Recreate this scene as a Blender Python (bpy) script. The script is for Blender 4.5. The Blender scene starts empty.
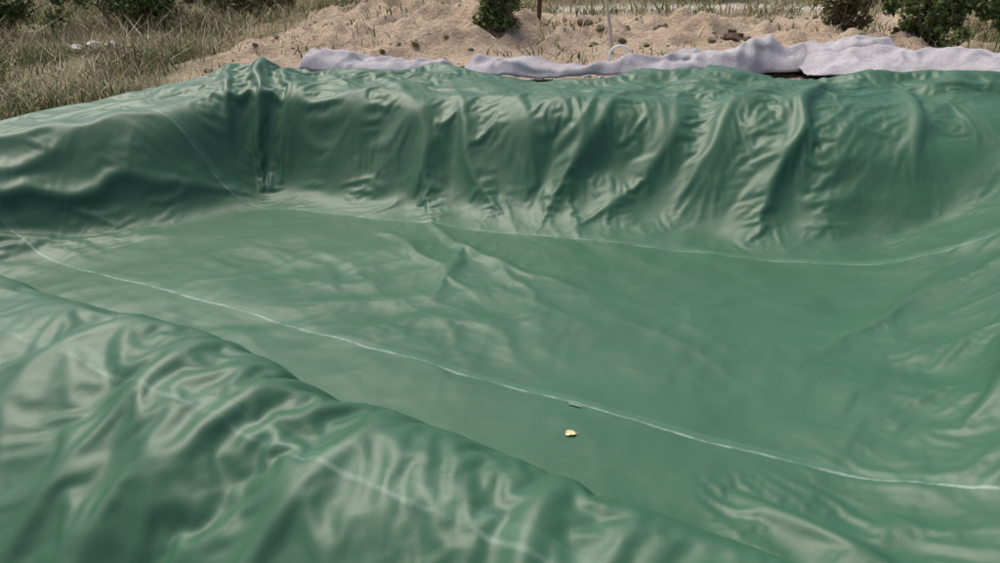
import bpy, math, time
import numpy as np
from mathutils import Vector
T0=time.time()
scene=bpy.context.scene
scene.view_settings.view_transform='Standard'
scene.view_settings.look='None'
scene.view_settings.exposure=0

# ------------------------------------------------------------ noise helpers
_tabs={}
def vnoise(x,y,seed=0):   # gradient noise, roughly -1..1
    if seed not in _tabs:
        a=np.random.default_rng(1000+seed).random((256,256))*2*np.pi
        _tabs[seed]=(np.cos(a),np.sin(a))
    tc,ts=_tabs[seed]
    x=np.asarray(x,dtype=np.float64);y=np.asarray(y,dtype=np.float64)
    xi=np.floor(x).astype(int);yi=np.floor(y).astype(int)
    dx=x-xi;dy=y-yi
    fx=dx*dx*dx*(dx*(dx*6-15)+10);fy=dy*dy*dy*(dy*(dy*6-15)+10)
    def g(i,j):
        ii=(xi+i)%256;jj=(yi+j)%256
        return tc[ii,jj]*(dx-i)+ts[ii,jj]*(dy-j)
    return ((g(0,0)*(1-fx)+g(1,0)*fx)*(1-fy)+(g(0,1)*(1-fx)+g(1,1)*fx)*fy)*1.6
def fbm(x,y,seed=0,o=4):
    s=0;a=1;n=0
    for k in range(o):
        s=s+a*vnoise(x*2**k+17.3*k,y*2**k-9.1*k,seed+k);n+=a;a*=.5
    return s/n*1.2
def sst(a,b,x):
    t=np.clip((x-a)/(b-a),0,1);return t*t*(3-2*t)

# ------------------------------------------------------------ terrain
D=0.9
def sd(x,y,A,B):
    dx=B[0]-A[0];dy=B[1]-A[1];L=math.hypot(dx,dy)
    return ((x-A[0])*dy-(y-A[1])*dx)/L
RIM={'back':((-2.45,7.9),(4.34,6.9)),'left':((-4.35,6.4),(-2.45,7.95)),
     'near':((.12,1.91),(-2.35,3.33)),'right':((6.0,6.5),(4.2,2.2))}
BASE={'back':((-2.34,7.0),(3.2,5.3)),'left':((-3.8,5.3),(-2.0,7.1)),
      'near':((.40,2.42),(-2.05,3.84)),'right':((2.5,6.1),(1.35,2.9))}
def dists(x,y):
    o={}
    wob=fbm(x*.9,y*.9,40,3)*.10
    for k in RIM:
        d1=sd(x,y,*RIM[k])+wob*(0.6 if k in('left','near') else 1)
        d2=-sd(x,y,*BASE[k])
        o[k]=(d1,d2)
    return o
def ground_level(x,y):
    g=-.30+.05*fbm(x*.35,y*.35,3)+.02*fbm(x*2,y*2,9)-.40*(1-sst(.8,3.4,y))
    backdirt=sst(-5,-2.2,x)*sst(6,8,y)
    g=g+backdirt*.2
    def mound(cx,cy,sx,sy,h): return h*np.exp(-((x-cx)/sx)**2-((y-cy)/sy)**2)
    m=mound(-1.2,12.4,1.7,1.2,.35)+mound(.9,12.2,1.8,1.0,.18)+mound(3.2,12.2,1.6,1.0,.24)+mound(-3.0,10.6,1.0,.9,.16)+mound(-1.3,11.0,1.2,.6,.16)+mound(4.9,11.0,1.2,.9,.2)+mound(-1.6,14.8,2.0,1.2,.35)+mound(5.5,8.8,2.6,.7,.12)
    g=g+m*(1+.7*fbm(x*1.3,y*1.3,21))+.20*fbm(x*1.9,y*1.9,25)*np.clip(m*5,0,1)+.08*fbm(x*5,y*5,27)*np.clip(m*5,0.3*backdirt,1)
    far=sst(25,80,np.hypot(x,y))
    g=g+far*(.6*fbm(x*.02,y*.02,33)+.3)
    return g
def terrain(x,y):
    ds=dists(x,y);acc=0
    do=np.full(np.shape(x),-1e9)
    for k,(d1,d2) in ds.items():
        den=np.maximum(np.maximum(d1,0)+np.maximum(d2,0),1e-4)
        s=np.clip(np.maximum(d1,0)/den,0,1)
        if k in('back','left'): s=1-(1-s)**1.35
        s=s-np.sin(2*np.pi*s)/(2*np.pi)*(.95 if k=='right' else .7)
        h=D*(1-s)
        if k=='left':
            al=np.clip(-((x+2.45)*.775+(y-7.9)*.632)/2.45,0,1.3);h=h*(1-.15*al)
        acc=acc+h**4
        do=np.maximum(do,-d1)
    z=acc**(1/4.)-D
    z=np.minimum(z,.03)
    z=z+.03*fbm(x*.8,y*.8,50,3)*sst(.0,.4,z+D)+.014*fbm(x*1.1,y*1.1,52,3)
    w=sst(0,1.5,do)
    z=z*(1-w)+ground_level(x,y)*w
    bo=-ds['back'][0]
    z=z+(.05+.11*sst(-1,4,x))*np.exp(-((bo-.85)/.4)**2)*sst(-2.6,-1.5,x)*(1+.5*fbm(x*1.2,y*1.2,55,3))
    return z, do, ds

# ------------------------------------------------------------ cloth relief
X0,X1,Y0,Y1=-5.6,6.4,-.4,9.5
FOLDS=[((-2.52,8.8),(-2.26,7.2),.15,.055),((-2.80,8.6),(-2.56,7.4),.07,.06),((-2.2,8.3),(-2.02,7.25),.07,.07),
 ((3.05,7.5),(1.95,5.9),.13,.11),((2.4,7.45),(1.45,6.35),.06,.10),((3.75,7.4),(3.5,6.3),.08,.12),
 ((.9,7.6),(.5,6.6),.05,.09),((.2,7.6),(.5,6.5),.05,.10),
 ((.17,2.05),(-.10,1.25),.08,.08),((-.35,2.25),(-.95,1.4),.06,.09),((-1.05,2.62),(-1.85,1.6),.07,.11),
 ((-.75,2.45),(-1.3,1.7),.05,.08),((-1.5,2.9),(-2.4,2.1),.05,.09),
 ((1.22,2.85),(1.80,2.15),.12,.09),
 ((-.9,8.75),(-.1,8.4),.14,.14),((1.3,8.45),(2.7,8.0),.12,.16),((3.2,8.0),(4.6,7.7),.08,.14),
 ((-4.6,6.3),(-2.7,7.5),.07,.10),((-4.4,5.8),(-2.5,7.2),.055,.09),((-4.9,6.9),(-3.0,8.2),.06,.12),
 ((2.9,3.7),(4.4,5.3),.08,.11),((2.5,3.4),(3.8,4.5),.07,.10),((2.4,2.9),(4.0,4.0),.08,.10),((2.3,4.4),(3.8,5.6),.05,.10),
 ((-.5,6.3),(.6,4.6),.045,.08),((-.1,5.7),(1.0,4.9),.035,.07),((-.9,6.2),(-.1,5.0),.035,.07),((-.3,6.0),(-.6,4.9),.03,.06)]
def fold_field(x,y):
    z=np.zeros_like(x)
    wx=x+.14*fbm(x*1.3,y*1.3,60,3);wy=y+.14*fbm(x*1.3,y*1.3,64,3)
    for q,(A,B,h,w) in enumerate(FOLDS):
        dx=B[0]-A[0];dy=B[1]-A[1];L=math.hypot(dx,dy)
        t=((wx-A[0])*dx+(wy-A[1])*dy)/L/L
        n=((wx-A[0])*dy-(wy-A[1])*dx)/L
        ww=w*(.7+.8*np.clip(t,0,1))
        m=n/ww
        prof=np.where(m>0,np.exp(-np.abs(m/.7)**1.3),np.exp(-np.abs(m/1.5)**1.3))
        if q%2: prof=np.where(m<0,np.exp(-np.abs(m/.7)**1.3),np.exp(-np.abs(m/1.5)**1.3))
        z=z+h*prof*sst(-.2,.15,t)*(1-sst(.3,1.15,t))
    return z
def tangent(k):
    A,B=RIM[k];v=np.array([B[0]-A[0],B[1]-A[1]]);return v/np.linalg.norm(v)
def crease(n,eps=.05): return np.sqrt(n*n+eps*eps)
def layer(x,y,ang,fa,fb,seed,warp=.3,wf=.8,eps=.01):
    a=x+warp*fbm(x*wf,y*wf,seed+11,2);b=y+warp*fbm(x*wf,y*wf,seed+13,2)
    c,s=np.cos(ang),np.sin(ang)
    u=(a*c+b*s)*fa;v=(-a*s+b*c)*fb
    n=vnoise(u,v,seed);m=vnoise(u*1.3+7,v*.8+3,seed+1)
    return .85*(.35-crease(n,eps))+.38*crease(m,eps)+.06*vnoise(u*.8,v*.6,seed+2)
def relief(X,Y,DS,lvl):
    Z=np.zeros(X.size);wall=np.zeros(X.size)
    x0=X.ravel();y0=Y.ravel()
    for k,(base,fa,fb,amp,slant) in {'back':(0,.34,1.25,.100,.0),'left':(1,.28,2.4,.080,.0),'near':(0,.32,2.2,.080,.12),'right':(0,.26,1.4,.080,.55)}.items():
        d1=DS[k][0].ravel();d2=DS[k][1].ravel();t=tangent(k);a0=math.atan2(t[1],t[0])+(0 if base else math.pi/2)+slant
        w=sst(-.35,.4,d2)*(1-.35*sst(.9,1.6,-d1))
        if k=='near': w=sst(-.3,.1,d2)
        wall=np.maximum(wall,w)
        q=np.nonzero(w>0)[0];x=x0[q];y=y0[q];w=w[q];d1=d1[q];d2=d2[q]
        mod=np.clip(.80+.9*fbm(x*.5+3,y*.5,320,2),.25,1.3)
        if k=='back': mod=mod*(1-.75*np.exp(-((x-3.6)/1.5)**2-((y-6.0)/.75)**2))
        S=len(k)*40+600
        m1=np.clip(.5+1.6*vnoise(x*.6,y*.6,S+5),0,1.2);m2=np.clip(.5+1.6*vnoise(x*.6+9,y*.6,S+6),0,1.2)
        cr=.5 if k=='near' else .75
        if lvl==0:
            z=w*mod*amp*((1.0 if k!='back' else .55)*layer(x,y,a0,fa,fb,S,.28,.7)
            +cr*m1*layer(x,y,a0+.6,fa*1.2,fb*1.25,S+20,.25,.9)
            +cr*m2*layer(x,y,a0-.65,fa*1.3,fb*1.35,S+40,.25,.9)
            +.20*m2*layer(x,y,a0+.3,fa*2.6,fb*2.6,S+60,.12,1.6)
            +.15*m1*layer(x,y,a0-.9,fa*2.8,fb*2.8,S+65,.12,1.6))
            if k in('back','left'):
                wt=sst(-.25,.25,-d1);at=math.atan2(t[1],t[0])
                z+=wt*.10*layer(x,y,at+.15,.4,2.0,S+100)
        else:
            z=w*mod*amp*(.11*m1*layer(x,y,a0-1.0,fa*3.4,fb*3.6,S+70,.12,2)
            +.09*m2*layer(x,y,a0+.9,fa*3.8,fb*4.0,S+75,.12,2)
            +.03*layer(x,y,a0+.2,fa*5.5,fb*5.8,S+80,.1,2.5))
            if k in('back','left'):
                wt=sst(-.25,.25,-d1);at=math.atan2(t[1],t[0])
                z+=wt*.022*layer(x,y,at-.4,1.0,4.2,S+120,.12,2)
        Z[q]+=z
    f=1-wall
    q=np.nonzero(f>0)[0];x=x0[q];y=y0[q];f=f[q]
    patch=np.clip(.55+1.1*fbm(x*.5,y*.5,380,2),.2,1.3)*(.5+.85*np.exp(-((x+.1)/1.9)**2-((y-5.0)/1.5)**2))
    if lvl==0:
        Z[q]+=f*patch*(.040*layer(x,y,-.75,.45,1.6,390,.3,.7)+.034*layer(x,y,.2,.45,2.0,410,.3,.7)
            +.022*layer(x,y,-1.0,.8,2.9,430,.18,1.2)+.018*layer(x,y,.45,.8,3.4,450,.18,1.2))
        Z[q]+=f*.02*fbm(x*.7,y*.7,490,2)
    else:
        Z[q]+=f*patch*(.009*layer(x,y,-2.0,1.5,5.2,470,.1,2)+.007*layer(x,y,-.4,1.7,6,480,.1,2))
    return Z.reshape(X.shape)
# sheet stiffness solve : pushes the relief toward an unstretchable sheet (straight creases, flat facets)
OFFS=[(1,0),(0,1),(1,1),(1,-1),(2,0),(0,2)]
def sl(n,m,di,dj):
    if dj>=0: return (slice(0,n-di),slice(0,m-dj)),(slice(di,n),slice(dj,m))
    return (slice(0,n-di),slice(-dj,m)),(slice(di,n),slice(0,m+dj))
def blur(a,r):
    for ax in (0,1):
        p=np.pad(a,[(r+1,r) if i==ax else (0,0) for i in (0,1)],mode='edge')
        c=np.cumsum(p,axis=ax)
        a=(np.take(c,np.arange(2*r+1,c.shape[ax]),axis=ax)-np.take(c,np.arange(0,c.shape[ax]-2*r-1),axis=ax))/(2*r+1)
    return a
def rests(P,B,r,mul=1.0):
    n,m,_=P.shape;R=[]
    def ln(Q,di,dj):
        a,b=sl(n,m,di,dj);return np.linalg.norm(Q[b]-Q[a],axis=2)
    for o in OFFS[:4]:
        lb=ln(B,*o);k=ln(P,*o)/lb
        rt=blur(blur(k,r),r)
        R.append((lb*(1+(rt-1)*mul)).astype(np.float32))
    r10,r01=R[0],R[1]
    R.append(r10[:-1]+r10[1:]);R.append(r01[:,:-1]+r01[:,1:])
    return R
def relax(P,R,T,iters,K,teth):
    n,m,_=P.shape
    P=P.astype(np.float32);T=T.astype(np.float32);V=np.zeros_like(P)
    for it in range(iters):
        P0=P.copy();P+=V
        for (di,dj),r,k in zip(OFFS,R,K):
            a,b=sl(n,m,di,dj)
            d=P[b]-P[a];l=np.sqrt((d*d).sum(2))+1e-9
            c=(k*(l-r)/l)[...,None]*d
            P[a]+=c;P[b]-=c
        P+=(T-P)*teth
        V=(P-P0)*.85
        np.clip(V,-.005,.005,out=V)
    return P
def upsample(P):
    n,m,c=P.shape
    Q=np.empty((2*n-1,m,c),P.dtype);Q[::2]=P
    mid=.5*(P[:-1]+P[1:]);mid[1:-1]=(9*(P[1:-2]+P[2:-1])-(P[:-3]+P[3:]))/16
    Q[1::2]=mid
    W=np.empty((2*n-1,2*m-1,c),P.dtype);W[:,::2]=Q
    mid=.5*(Q[:,:-1]+Q[:,1:]);mid[:,1:-1]=(9*(Q[:,1:-2]+Q[:,2:-1])-(Q[:,:-3]+Q[:,3:]))/16
    W[:,1::2]=mid
    return W
def setup(nx,ny):
    xs=np.linspace(X0,X1,nx);ys=np.linspace(Y0,Y1,ny)
    X,Y=np.meshgrid(xs,ys,indexing='ij');H,do,ds=terrain(X,Y)
    return X,Y,H,do,ds,xs[1]-xs[0]
nx,ny=430,355
X,Y,H,do,ds,hx=setup(nx,ny)
Z=H+.01+fold_field(X,Y)+relief(X,Y,ds,0)
hX,hY=np.gradient(H,hx);rl=Z-H
P=np.stack([X-np.clip(hX,-1,1)*rl*.7,Y-np.clip(hY,-1,1)*rl*.7,Z],2)
Bs=np.stack([X,Y,H],2)
R=rests(P,Bs,8,1.10)
P=relax(P,R,P,95,[.28,.28,.22,.22,.018,.018],.0018)
print('coarse',time.time()-T0)
UVc=upsample(np.stack([X,Y],2));P=upsample(P)
nx,ny=P.shape[:2]
X2,Y2,H2,do2,ds2,hx=setup(nx,ny)
B0=P.copy()
P[...,2]+=relief(X2,Y2,ds2,1)
R2=rests(P,B0,7,1.1)
P=relax(P,R2,P,16,[.28,.28,.22,.22,.015,.015],.002)
print('liner',time.time()-T0,P.shape)

def make_mesh(name,verts,faces_idx,mats=(),smooth=True,uv=None):
    me=bpy.data.meshes.new(name)
    nv=len(verts);nf,fs=faces_idx.shape
    me.vertices.add(nv);me.vertices.foreach_set('co',np.asarray(verts,dtype=np.float32).ravel())
    me.loops.add(nf*fs);me.loops.foreach_set('vertex_index',faces_idx.astype(np.int32).ravel())
    me.polygons.add(nf)
    me.polygons.foreach_set('loop_start',np.arange(0,nf*fs,fs,dtype=np.int32))
    try: me.polygons.foreach_set('loop_total',np.full(nf,fs,dtype=np.int32))
    except Exception: pass
    me.update(calc_edges=True)
    me.polygons.foreach_set('use_smooth',np.full(nf,smooth))
    if uv is not None:
        l=me.uv_layers.new(name='UVMap');l.data.foreach_set('uv',uv[faces_idx.ravel()].astype(np.float32).ravel())
    ob=bpy.data.objects.new(name,me);scene.collection.objects.link(ob)
    for m in mats: me.materials.append(m)
    return ob
def grid_faces(n,m,mask=None):
    idx=np.arange(n*m).reshape(n,m)
    f=np.stack([idx[:-1,:-1],idx[1:,:-1],idx[1:,1:],idx[:-1,1:]],-1)
    f=f[mask] if mask is not None else f.reshape(-1,4)
    return f
def compact(verts,faces,*attrs):
    used=np.unique(faces);mp=-np.ones(len(verts),int);mp[used]=np.arange(len(used))
    return (verts[used],mp[faces])+tuple(a[used] for a in attrs)

# ------------------------------------------------------------ materials
def newmat(name):
    m=bpy.data.materials.new(name);m.use_nodes=True
    nt=m.node_tree;b=nt.nodes['Principled BSDF'];return m,nt,b
def N(nt,t,**k):
    n=nt.nodes.new(t)
    for a,v in k.items():
        if a.startswith('i_'): n.inputs[a[2:].replace('_',' ')].default_value=v
        else: setattr(n,a,v)
    return n
def ramp(nt,fac,stops):
    r=nt.nodes.new('ShaderNodeValToRGB');cr=r.color_ramp
    while len(cr.elements)<len(stops): cr.elements.new(.5)
    for e,(p,c) in zip(cr.elements,stops):
        e.position=p;e.color=(c[0],c[1],c[2],1) if not isinstance(c,(int,float)) else (c,c,c,1)
    nt.links.new(fac,r.inputs[0]);return r.outputs[0]
def mth(nt,op,a,b=None,c=None):
    n=nt.nodes.new('ShaderNodeMath');n.operation=op
    for i,v in enumerate((a,b,c)):
        if v is None: continue
        if isinstance(v,(int,float)): n.inputs[i].default_value=v
        else: nt.links.new(v,n.inputs[i])
    return n.outputs[0]
def mixc(nt,f,a,b,bt='MIX'):
    n=nt.nodes.new('ShaderNodeMix');n.data_type='RGBA';n.blend_type=bt
    for s,v in ((n.inputs[0],f),(n.inputs[6],a),(n.inputs[7],b)):
        if isinstance(v,(int,float)): s.default_value=v
        elif isinstance(v,tuple): s.default_value=(*v,1)
        else: nt.links.new(v,s)
    return n.outputs[2]

liner,nt,b=newmat('green_pond_liner_pvc')
uvn=N(nt,'ShaderNodeUVMap');uvn.uv_map='UVMap'
sep=N(nt,'ShaderNodeSeparateXYZ');nt.links.new(uvn.outputs[0],sep.inputs[0])
wn=N(nt,'ShaderNodeTexNoise',i_Scale=.8,i_Detail=2.0);nt.links.new(uvn.outputs[0],wn.inputs[0])
wv=mth(nt,'MULTIPLY',mth(nt,'SUBTRACT',wn.outputs[0],.5),.12)
seams=[((-3.46,5.66),(1.71,3.06),1.0),((-2.34,7.0),(3.2,5.4),.55),((-1.99,2.85),(-.15,1.78),.5)]
total=None;hgt=None
for A,B,sw in seams:
    dx=B[0]-A[0];dy=B[1]-A[1];L=math.hypot(dx,dy)
    a_=dy/L;b_=-dx/L;c_=-(A[0]*a_+A[1]*b_)
    d=mth(nt,'ADD',mth(nt,'MULTIPLY_ADD',sep.outputs[0],a_,c_),mth(nt,'MULTIPLY_ADD',sep.outputs[1],b_,wv))
    ad=mth(nt,'ABSOLUTE',d)
    s=mth(nt,'SUBTRACT',1.0,mth(nt,'MULTIPLY',ad,1/.014))
    s=mth(nt,'MULTIPLY',mth(nt,'MAXIMUM',s,0.0),sw)
    st=mth(nt,'LESS_THAN',mth(nt,'ABSOLUTE',mth(nt,'ADD',d,.03)),.03)
    total=s if total is None else mth(nt,'MAXIMUM',total,s)
    hgt=st if hgt is None else mth(nt,'MAXIMUM',hgt,st)
brk=N(nt,'ShaderNodeTexNoise',i_Scale=4.5,i_Detail=5.0,i_Roughness=.75);nt.links.new(uvn.outputs[0],brk.inputs[0])
brkr=ramp(nt,brk.outputs[0],[(.42,.12),(.58,1.0)])
seamf=mth(nt,'MULTIPLY',total,brkr)
n1=N(nt,'ShaderNodeTexNoise',i_Scale=.7,i_Detail=4.0,i_Roughness=.65);nt.links.new(uvn.outputs[0],n1.inputs[0])
n2=N(nt,'ShaderNodeTexNoise',i_Scale=9.0,i_Detail=4.0,i_Roughness=.7);nt.links.new(uvn.outputs[0],n2.inputs[0])
col=mixc(nt,ramp(nt,n1.outputs[0],[(.35,0.0),(.7,1.0)]),(.031,.102,.054),(.039,.120,.067))
dust=mth(nt,'MULTIPLY',ramp(nt,n2.outputs[0],[(.5,0.0),(.8,1.0)]),.09)
col=mixc(nt,dust,col,(.14,.20,.15))
col=mixc(nt,mth(nt,'MULTIPLY',seamf,.6),col,(.40,.50,.44))
col=mixc(nt,mth(nt,'MULTIPLY',hgt,.20),col,(.10,.22,.15))
nt.links.new(col,b.inputs['Base Color'])
rr=mth(nt,'MULTIPLY_ADD',n2.outputs[0],.12,.38)
nt.links.new(rr,b.inputs['Roughness'])
b.inputs['IOR'].default_value=1.44
n3=N(nt,'ShaderNodeTexNoise',i_Scale=6.0,i_Detail=3.0,i_Distortion=1.2);nt.links.new(uvn.outputs[0],n3.inputs[0])
bp=N(nt,'ShaderNodeBump');bp.inputs['Strength'].default_value=.22;bp.inputs['Distance'].default_value=.012
nt.links.new(mth(nt,'ADD',n3.outputs[0],mth(nt,'MULTIPLY',hgt,.18)),bp.inputs['Height']);nt.links.new(bp.outputs[0],b.inputs['Normal'])

# ------------------------------------------------------------ liner object
edge=fbm(X2*1.1,Y2*1.1,130,3)
bd=-ds2['back'][0];ld=-ds2['left'][0];nd=-ds2['near'][0];rd=-ds2['right'][0]
mask=(bd<1.0+.22*edge)&(ld<.95+.2*edge)&(nd<2.3)&(rd<1.2+.2*edge)
mk=mask[:-1,:-1]&mask[1:,1:]
F=grid_faces(nx,ny,mk)
V_,F_,UV_=compact(P.reshape(-1,3),F,UVc.reshape(-1,2))
lo=make_mesh('green_pond_liner',V_,F_,[liner],uv=UV_)

# ------------------------------------------------------------ ground
gx=np.concatenate([-np.geomspace(400,9,40)[:-1],np.linspace(-9,9,300),np.geomspace(9,400,40)[1:]])
gy=np.concatenate([-np.geomspace(400,2,40)[:-1],np.linspace(-2,22,400),np.geomspace(22,600,40)[1:]])
GX,GY=np.meshgrid(gx,gy,indexing='ij')
GH,gdo,gds=terrain(GX,GY)
GH=GH-.12*(1-sst(.5,1.0,gdo))
GH=GH+.02*fbm(GX*5,GY*5,140)*sst(.8,1.4,gdo)
def dirtmask(x,y):
    n=fbm(x*.6,y*.6,150)
    left=sst(-4.4,-3.0,x+.8*n)
    d=left*(1-sst(14.5,16.5,y+n))*(1-sst(5.6,7.0,x+n-(y-9)*.25))
    path=np.exp(-((y-16.3-.1*x+.3*n)/.8)**2)*sst(-1,2,x)
    return np.clip(d,0,1),np.clip(path,0,1)
dm,pm=dirtmask(GX,GY)
me_f=grid_faces(len(gx),len(gy))
soil,nt,b=newmat('sandy_soil_and_dry_turf')
at=N(nt,'ShaderNodeVertexColor');at.layer_name='mask'
sp=N(nt,'ShaderNodeSeparateColor');nt.links.new(at.outputs[0],sp.inputs[0])
geo=N(nt,'ShaderNodeNewGeometry')
g1=N(nt,'ShaderNodeTexNoise',i_Scale=1.6,i_Detail=6.0,i_Roughness=.65);nt.links.new(geo.outputs['Position'],g1.inputs[0])
g2=N(nt,'ShaderNodeTexNoise',i_Scale=22.0,i_Detail=5.0,i_Roughness=.7);nt.links.new(geo.outputs['Position'],g2.inputs[0])
sand=ramp(nt,g1.outputs[0],[(.3,(.28,.19,.125)),(.47,(.52,.39,.27)),(.7,(.70,.57,.43))])
sand=mixc(nt,.5,sand,ramp(nt,g2.outputs[0],[(.3,(.24,.165,.11)),(.6,(.68,.54,.40))]),'MIX')
turf=ramp(nt,g1.outputs[0],[(.3,(.11,.12,.05)),(.5,(.24,.22,.12)),(.7,(.40,.34,.23))])
c=mixc(nt,sp.outputs[0],turf,sand)
c=mixc(nt,sp.outputs[1],c,(.68,.61,.53))
nt.links.new(c,b.inputs['Base Color']);b.inputs['Roughness'].default_value=.95
bp=N(nt,'ShaderNodeBump');bp.inputs['Strength'].default_value=1;bp.inputs['Distance'].default_value=.08
nt.links.new(g2.outputs[0],bp.inputs['Height']);nt.links.new(bp.outputs[0],b.inputs['Normal'])
go=make_mesh('ground',np.stack([GX,GY,GH],-1).reshape(-1,3),me_f,[soil])
ca=go.data.color_attributes.new('mask','FLOAT_COLOR','POINT')
cc=np.zeros((GX.size,4),np.float32);cc[:,0]=dm.ravel();cc[:,1]=pm.ravel();cc[:,3]=1
ca.data.foreach_set('color',cc.ravel())
def gz(x,y):
    h,d_,_=terrain(np.asarray(x,float),np.asarray(y,float))
    return h-.07*(1-sst(.5,1.0,d_))

def blobs(name,xs,ys,rs,mat,seed):
    r=np.random.default_rng(seed)
    import bmesh
    bm=bmesh.new();bmesh.ops.create_icosphere(bm,subdivisions=2,radius=1);bv=np.array([v.co[:] for v in bm.verts]);bf=np.array([[v.index for v in f.verts] for f in bm.faces]);bm.free()
    n=len(xs);z=gz(xs,ys);V=[];
    for i in range(n):
        sc=rs[i]*np.array([1+.5*r.random(),1+.5*r.random(),.6+.4*r.random()])
        q=bv+.22*np.sin(bv[:,[1,2,0]]*3.1+r.random(3)*6)+.12*np.sin(bv[:,[2,0,1]]*6+r.random(3)*6)
        a=r.random()*6.28;c_,s_=math.cos(a),math.sin(a);q=q@np.array([[c_,s_,0],[-s_,c_,0],[0,0,1]])
        V.append(q*sc+np.array([xs[i],ys[i],z[i]+rs[i]*.25]))
    F=np.concatenate([bf+i*len(bv) for i in range(n)])
    return make_mesh(name,np.concatenate(V),F,[mat],smooth=False)
r=np.random.default_rng(31)
n=1400
cx=r.uniform(-4,6.2,n);cy=9.0+r.random(n)**1.1*6
cl=fbm(cx*.8,cy*.8,400);k=r.random(n)<np.clip(.3+1.8*cl,0,1);cx,cy=cx[k],cy[k]
blobs('soil_clods',cx,cy,.008+.04*r.random(len(cx))**4,soil,5)
dsoil,nt,b=newmat('damp_dark_soil');b.inputs['Roughness'].default_value=1
dn=N(nt,'ShaderNodeTexNoise',i_Scale=30.0,i_Detail=4.0);nt.links.new(ramp(nt,dn.outputs[0],[(.3,(.05,.035,.025)),(.7,(.16,.11,.075))]),b.inputs['Base Color'])
px=np.array([3.25,3.35,3.15,3.45,2.3,2.4,1.2,1.3,3.3,2.35]);py=np.array([11.4,11.5,11.45,11.4,11.9,11.95,12.0,12.1,11.6,12.05])
blobs('dark_soil_lumps',px,py,np.array([.09,.07,.06,.05,.07,.05,.06,.05,.05,.04]),dsoil,6)
stone,nt,b=newmat('pale_stone');b.inputs['Roughness'].default_value=.9
dn=N(nt,'ShaderNodeTexNoise',i_Scale=12.0,i_Detail=6.0);nt.links.new(ramp(nt,dn.outputs[0],[(.3,(.30,.28,.26)),(.7,(.60,.58,.55))]),b.inputs['Base Color'])
blobs('field_stones',np.array([-6.3,-6.1,-6.5,1.0,1.15,-6.2]),np.array([12.6,12.7,12.5,9.2,9.3,12.5]),np.array([.16,.13,.12,.05,.04,.1]),stone,8)

# ------------------------------------------------------------ vegetation
def vegmat(name,c1,c2,c3,rough=.7):
    m,nt,b=newmat(name)
    ri=N(nt,'ShaderNodeNewGeometry')
    c=ramp(nt,ri.outputs['Random Per Island'],[(.0,c1),(.5,c2),(1.0,c3)])
    nt.links.new(c,b.inputs['Base Color']);b.inputs['Roughness'].default_value=rough
    b.inputs['Specular IOR Level'].default_value=.2
    return m
dry=vegmat('dry_grass_straw',(.28,.22,.12),(.49,.41,.26),(.66,.58,.42))
grn=vegmat('weeds_green',(.08,.12,.04),(.16,.20,.07),(.28,.28,.13))
leafd=vegmat('shrub_leaves',(.05,.085,.027),(.11,.155,.05),(.21,.25,.09))
leafb=vegmat('brownish_shrub_leaves',(.08,.08,.035),(.17,.16,.07),(.30,.25,.14))
bark,nt,b=newmat('bark');b.inputs['Base Color'].default_value=(.10,.075,.055,1);b.inputs['Roughness'].default_value=.9
def blades(name,xs,ys,hs,w,mat,lean=.35,seed=1):
    r=np.random.default_rng(seed);n=len(xs)
    zs=gz(xs,ys)-.02
    a=r.random(n)*2*np.pi;la=r.random(n)*2*np.pi;ln=hs*lean*r.random(n)*1.6
    wx=np.cos(a)*w*.5*(.6+r.random(n));wy=np.sin(a)*w*.5*(.6+r.random(n))
    lx=np.cos(la)*ln;ly=np.sin(la)*ln
    v=np.zeros((n,6,3))
    for q,(t,ww) in enumerate(((0,1),(.55,.8),(1,.15))):
        cx=xs+lx*t*t;cy=ys+ly*t*t;cz=zs+hs*(t-.12*t*t)
        v[:,2*q]=np.stack([cx-wx*ww,cy-wy*ww,cz],1);v[:,2*q+1]=np.stack([cx+wx*ww,cy+wy*ww,cz],1)
    base=np.arange(n)[:,None]*6
    f=np.concatenate([base+np.array([[0,1,3,2]]),base+np.array([[2,3,5,4]])])
    return make_mesh(name,v.reshape(-1,3),f,[mat],smooth=False)
def scatter(n,x0,x1,y0,y1,dens,seed):
    r=np.random.default_rng(seed)
    x=r.uniform(x0,x1,n);y=r.uniform(y0,y1,n)
    d=dens(x,y);k=r.random(n)<d
    return x[k],y[k]
def outside(x,y):
    _,d_,dd=terrain(x,y);return (d_>1.15)
def gd(x,y):
    dmm,pmm=dirtmask(x,y)
    return (1-dmm)*(1-pmm)*outside(x,y)*np.clip(.55+1.3*fbm(x*.9,y*.9,160),0.03,1)
x,y=scatter(150000,-14,11,5,21,gd,11)
r=np.random.default_rng(3)
blades('dry_grass',x,y,.08+.46*r.random(len(x))**2*np.clip(1+1.2*fbm(x*.7,y*.7,161),.3,2),.009,dry,.7,seed=4)
x,y=scatter(130000,-14,11,5,21,lambda x,y:gd(x,y)*np.clip(.35+2.6*fbm(x*.5,y*.5,170),0,1),12)
blades('green_weeds',x,y,.06+.28*r.random(len(x)),.018,grn,.8,seed=5)
x,y=scatter(12000,-3.5,7,9,16.5,lambda x,y:outside(x,y)*np.clip(-.2+1.8*fbm(x*.8,y*.8,180),0,.6),13)
blades('sparse_grass',x,y,.04+.16*r.random(len(x)),.012,dry,.8,seed=6)
x,y=scatter(14000,-3.5,7,9.5,16.5,lambda x,y:outside(x,y)*np.clip(-.35+2.2*fbm(x*.7,y*.7,182),0,.9),14)
blades('sparse_weeds',x,y,.04+.14*r.random(len(x)),.018,grn,.9,seed=7)

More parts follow.
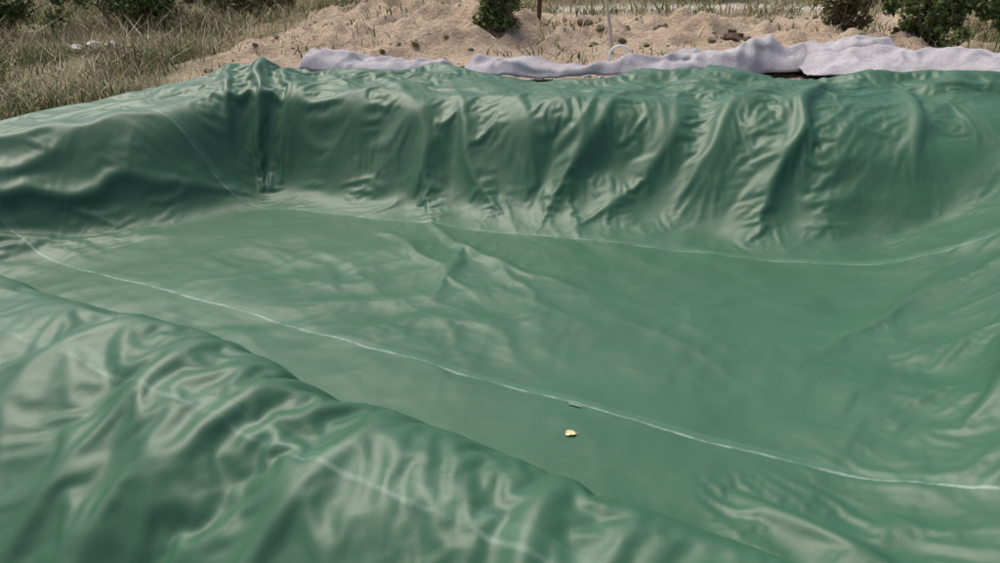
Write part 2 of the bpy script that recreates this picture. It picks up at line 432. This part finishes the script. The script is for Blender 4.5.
def tube(pts,rads,seg=6):
    pts=np.array(pts,float);V=[];F=[]
    for i,p in enumerate(pts):
        d=pts[min(i+1,len(pts)-1)]-pts[max(i-1,0)];d/=np.linalg.norm(d)+1e-9
        a=np.cross(d,[0.3,.9,.1]);a/=np.linalg.norm(a)+1e-9;bb=np.cross(d,a)
        for s in range(seg):
            t=2*math.pi*s/seg;V.append(p+rads[i]*(math.cos(t)*a+math.sin(t)*bb))
    for i in range(len(pts)-1):
        for s in range(seg):
            F.append([i*seg+s,i*seg+(s+1)%seg,(i+1)*seg+(s+1)%seg,(i+1)*seg+s])
    return np.array(V),np.array(F)
def shrub(name,cx,cy,rx,ry,h,nleaf,ls,mat,seed,trunk=0.0,base=0.0,nb=14):
    r=np.random.default_rng(seed);z0=float(gz(cx,cy))
    root=bpy.data.objects.new(name,None);scene.collection.objects.link(root)
    Vs=[];Fs=[];off=0;tips=[]
    for q in range(nb):
        a=r.random()*2*math.pi;rr=math.sqrt(r.random())
        tip=np.array([cx+rx*rr*math.cos(a)*.85,cy+ry*rr*math.sin(a)*.85,z0+base+(h-base)*(.25+.7*r.random()*(1-.35*rr))])
        s=np.array([cx+r.normal()*.12*rx,cy+r.normal()*.12*ry,z0-.05]);mid=(s+tip)/2+r.normal(size=3)*.06*h
        v,f=tube([s,mid,tip],[.012*h+.006+trunk,.008*h+.004+trunk*.4,.004],5);Vs.append(v);Fs.append(f+off);off+=len(v);tips.append((mid,tip))
    ob=make_mesh('stems',np.concatenate(Vs),np.concatenate(Fs),[bark]);ob.parent=root
    nc=70;cl=[]
    for q in range(nc):
        m,t=tips[r.integers(len(tips))];u=r.random()*1.5-.5
        p=m*(1-u)+t*u+r.normal(size=3)*np.array([rx,ry,h*.5])*.18;p[2]=max(p[2],z0+base+.05)
        cl.append((p,(.08+.13*r.random())*max(rx,h*.5)))
    k=r.integers(nc,size=nleaf);C=np.array([c[0] for c in cl])[k];S=np.array([c[1] for c in cl])[k]
    d=r.normal(size=(nleaf,3));d/=np.linalg.norm(d,axis=1)[:,None]
    pos=C+d*(S*r.random(nleaf)**.5)[:,None];pos[:,2]=np.maximum(pos[:,2],z0+.02)
    a=r.normal(size=(nleaf,3));a/=np.linalg.norm(a,axis=1)[:,None]
    b2=np.cross(a,r.normal(size=(nleaf,3)));b2/=np.linalg.norm(b2,axis=1)[:,None]
    sz=(ls*(.6+.8*r.random(nleaf)))[:,None]
    v=np.stack([pos-a*sz,pos-b2*sz*.45,pos+a*sz,pos+b2*sz*.45],1).reshape(-1,3)
    f=np.arange(nleaf*4).reshape(-1,4)
    ob=make_mesh('foliage',v,f,[mat],smooth=False);ob.parent=root
    return root
shrub('leafy_shrub',.02,11.6,.38,.4,1.6,4500,.035,leafd,1,trunk=.02)
shrub('leafy_shrub',6.0,11.2,.9,.8,1.7,9000,.04,leafd,2)
shrub('leafy_shrub',7.3,10.8,1.0,.8,1.7,8000,.04,leafd,22)
shrub('leafy_shrub',4.9,11.7,.6,.5,1.3,4500,.035,leafb,3)
shrub('leafy_shrub',9.0,13.2,1.5,1.2,2.2,6000,.05,leafb,4)
shrub('leafy_shrub',-9.0,14.0,1.7,1.1,2.0,12000,.045,leafd,5)
shrub('leafy_shrub',-6.8,15.2,1.3,1.0,1.8,8000,.045,leafd,6)
shrub('leafy_shrub',-11.5,13.4,1.8,1.2,2.2,9000,.05,leafd,7)
shrub('leafy_shrub',-4.9,16.2,1.3,1.0,1.6,6000,.05,leafb,8)
shrub('leafy_shrub',-2.2,16.8,1.3,1.0,1.3,6000,.045,leafd,9)
shrub('leafy_shrub',8.2,18.0,1.8,1.2,1.8,4000,.06,leafb,10)
shrub('leafy_shrub',4.3,18.8,1.8,1.0,1.6,5000,.05,leafd,12)
shrub('dry_weed_clump',-5.9,8.9,.6,.4,.5,1500,.016,leafb,14)
shrub('dry_weed_clump',-5.0,10.8,.7,.4,.5,1800,.016,leafb,15)
shrub('dry_weed_clump',-7.0,10.6,.8,.5,.6,2400,.016,leafb,16)
shrub('dry_weed_clump',-5.2,14.2,.9,.5,.6,2400,.018,leafb,17)
r=np.random.default_rng(77);nL=30000
th=r.random(nL)*2*np.pi;R_=60+14*r.random(nL)
top=6+2.5*fbm(np.cos(th)*9+20,np.sin(th)*9+20,190)
pos=np.stack([R_*np.cos(th),R_*np.sin(th),r.random(nL)**.8*top],1)
a=r.normal(size=(nL,3));a/=np.linalg.norm(a,axis=1)[:,None];b2=np.cross(a,r.normal(size=(nL,3)));b2/=np.linalg.norm(b2,axis=1)[:,None]
sz=(.5+.5*r.random(nL))[:,None]
make_mesh('distant_treeline',np.stack([pos-a*sz,pos-b2*sz*.6,pos+a*sz,pos+b2*sz*.6],1).reshape(-1,3),np.arange(nL*4).reshape(-1,4),[leafd],smooth=False)

# ------------------------------------------------------------ posts, leaf, plastic
rust,nt,b=newmat('rusty_iron');b.inputs['Roughness'].default_value=.85
dn=N(nt,'ShaderNodeTexNoise',i_Scale=20.0,i_Detail=4.0);nt.links.new(ramp(nt,dn.outputs[0],[(.3,(.07,.03,.02)),(.7,(.18,.08,.045))]),b.inputs['Base Color'])
z=float(gz(.58,12.2))
v,f=tube([(.58,12.2,z-.2),(.585,12.2,z+.8),(.59,12.21,z+1.7)],[.035,.035,.035],8)
make_mesh('rusty_fence_post',v,f,[rust])
wood,nt,b=newmat('bleached_stick');b.inputs['Base Color'].default_value=(.55,.50,.42,1);b.inputs['Roughness'].default_value=.8
z=float(gz(1.50,10.7))
v,f=tube([(1.50,10.7,z-.1),(1.44,10.75,z+.35),(1.36,10.8,z+.8),(1.24,10.9,z+1.4)],[.026,.024,.021,.016],7)
make_mesh('leaning_wooden_stick',v,f,[wood])
plast,nt,b=newmat('white_plastic');b.inputs['Base Color'].default_value=(.75,.75,.73,1);b.inputs['Roughness'].default_value=.4
pts=[(1.32+.12*math.cos(t),8.9,float(gz(1.32,8.9))+.28+.12*math.sin(t)) for t in np.linspace(-.8,3.8,16)]
v,f=tube(pts,[.014]*16,7);make_mesh('white_plastic_hose_loop',v,f,[plast])

def surf_z(x,y):
    k=np.argmin((P[...,0]-x)**2+(P[...,1]-y)**2);return float(P[...,2].ravel()[k])
leafm,nt,b=newmat('yellowed_leaf')
dn=N(nt,'ShaderNodeTexNoise',i_Scale=60.0,i_Detail=3.0);nt.links.new(ramp(nt,dn.outputs[0],[(.35,(.50,.42,.18)),(.6,(.68,.64,.38))]),b.inputs['Base Color']);b.inputs['Roughness'].default_value=.6
lx,ly=.37,3.40;lz=surf_z(lx,ly)+.006
nn,mm=15,9;V=[]
for i in range(nn):
    t=i/(nn-1);wd=.024*math.sin(math.pi*min(1,t*1.0))**.6*(1+.18*math.sin(9*t)) if 0<t<1 else 0.0005
    for j in range(mm):
        s=(j/(mm-1)*2-1);V.append((lx-.03+.06*t,ly+s*wd+.008*math.sin(3*t),lz+.005*s*s+.003*math.sin(3*t+s)))
lf=make_mesh('fallen_leaf',np.array(V),grid_faces(nn,mm),[leafm])
v,f=tube([(lx+.028,ly,lz+.002),(lx+.040,ly+.005,lz+.003),(lx+.048,ly+.012,lz-.003)],[.0012]*3,5)
st=make_mesh('stalk',v,f,[leafm]);st.parent=lf
patchm,nt,b=newmat('liner_patch');b.inputs['Base Color'].default_value=(.11,.20,.14,1);b.inputs['Roughness'].default_value=.5
V=[];px0,py0=.42,3.70
for i in range(5):
    for j in range(5):
        qx=px0+(i/4-.5)*.07;qy=py0+(j/4-.5)*.05-(i/4-.5)*.03;V.append((qx,qy,surf_z(qx,qy)+.006))
make_mesh('liner_repair_patch',np.array(V),grid_faces(5,5),[patchm])

# ------------------------------------------------------------ fleece underlay
fl,nt,b=newmat('grey_geotextile_fleece')
geo=N(nt,'ShaderNodeNewGeometry')
f1=N(nt,'ShaderNodeTexNoise',i_Scale=60.0,i_Detail=4.0);nt.links.new(geo.outputs['Position'],f1.inputs[0])
f2=N(nt,'ShaderNodeTexNoise',i_Scale=4.0,i_Detail=4.0);nt.links.new(geo.outputs['Position'],f2.inputs[0])
c=mixc(nt,.5,ramp(nt,f1.outputs[0],[(.3,(.20,.187,.20)),(.7,(.54,.522,.545))]),ramp(nt,f2.outputs[0],[(.3,(.26,.247,.265)),(.7,(.50,.485,.51))]))
nt.links.new(c,b.inputs['Base Color']);b.inputs['Roughness'].default_value=1
b.inputs['Specular IOR Level'].default_value=.1
bp=N(nt,'ShaderNodeBump');bp.inputs['Strength'].default_value=.5;bp.inputs['Distance'].default_value=.01
nt.links.new(f1.outputs[0],bp.inputs['Height']);nt.links.new(bp.outputs[0],b.inputs['Normal'])
def fleece(name,A,B,w,h,seed,ruf=.07,hm=.5):
    L=math.hypot(B[0]-A[0],B[1]-A[1]);n=int(L/.02)+2;m=max(8,int(w/.02))
    t=np.linspace(0,1,n)[:,None]*np.ones((1,m));s=np.ones((n,1))*np.linspace(-1,1,m)[None]
    dx,dy=(B[0]-A[0])/L,(B[1]-A[1])/L
    wv=w*.5*(1+.35*fbm(t*L*1.2+seed,s*0+seed,200,2))
    cxn=.14*fbm(t*L*.9,s*0+seed*3.1,210,2)
    px=A[0]+dx*t*L+(-dy)*(s*wv+cxn)+.06*fbm(t*L*1.5,s*1.5+seed,212,2)
    py=A[1]+dy*t*L+dx*(s*wv+cxn)+.06*fbm(t*L*1.5+9,s*1.5+seed,213,2)
    g=sum(gz(px+ox,py+oy) for ox in(-.25,0,.25) for oy in (-.2,0,.2))/9
    end=sst(0,.05,t)*(1-sst(.95,1,t))
    hump=h*np.clip(1-np.abs(s)**3,0,1)*(.8+hm*fbm(t*L*.7+seed,s*.4,220,2))*end
    ruff=ruf*2.2*(layer(t*L+seed,s*w*.5+seed,.35,.6,2.2,230,.15,.8)+.5*layer(t*L+seed,s*w*.5+seed,1.1,1.0,4.5,240,.1,1.5))*np.clip(1.25-np.abs(s),0,1)
    z=g+.07+hump+ruff
    ob=make_mesh(name,np.stack([px,py,z],-1).reshape(-1,3),grid_faces(n,m),[fl])
    so=ob.modifiers.new('th','SOLIDIFY');so.thickness=.008;so.offset=0
    return ob
fleece('geotextile_fleece',(-2.25,9.25),(-.55,9.05),.6,.20,1,.07)
fleece('geotextile_fleece',(-.40,8.90),(2.3,8.75),.6,.17,2,.07)
fleece('geotextile_fleece',(1.9,8.95),(4.6,9.5),.8,.26,3,.08)
fleece('geotextile_fleece',(3.3,8.85),(8.4,8.30),1.3,.20,4,.05)

# ------------------------------------------------------------ camera, light, sky
cam=bpy.data.cameras.new('camera');co=bpy.data.objects.new('camera',cam);scene.collection.objects.link(co)
cam.sensor_width=36;cam.lens=28.26;cam.clip_end=2000;cam.clip_start=.05
co.location=(0,0,1.6);co.rotation_euler=(math.radians(65),0,0)
scene.camera=co
el,az=math.radians(62),math.radians(-45)
sun=bpy.data.lights.new('sun','SUN');so=bpy.data.objects.new('sun',sun);scene.collection.objects.link(so)
sun.energy=2.2;sun.angle=math.radians(40);sun.color=(1,.95,.88)
dirv=Vector((math.sin(az)*math.cos(el),math.cos(az)*math.cos(el),math.sin(el)))
so.rotation_euler=dirv.to_track_quat('Z','Y').to_euler()
w=bpy.data.worlds.new('World');scene.world=w;w.use_nodes=True
nt=w.node_tree;bg=nt.nodes['Background'];sk=nt.nodes.new('ShaderNodeTexSky');sk.sky_type='NISHITA';sk.sun_disc=False
sk.sun_elevation=el;sk.sun_rotation=az;sk.dust_density=6;sk.air_density=1.0
nt.links.new(sk.outputs[0],bg.inputs[0]);bg.inputs[1].default_value=.15
print('done',time.time()-T0)
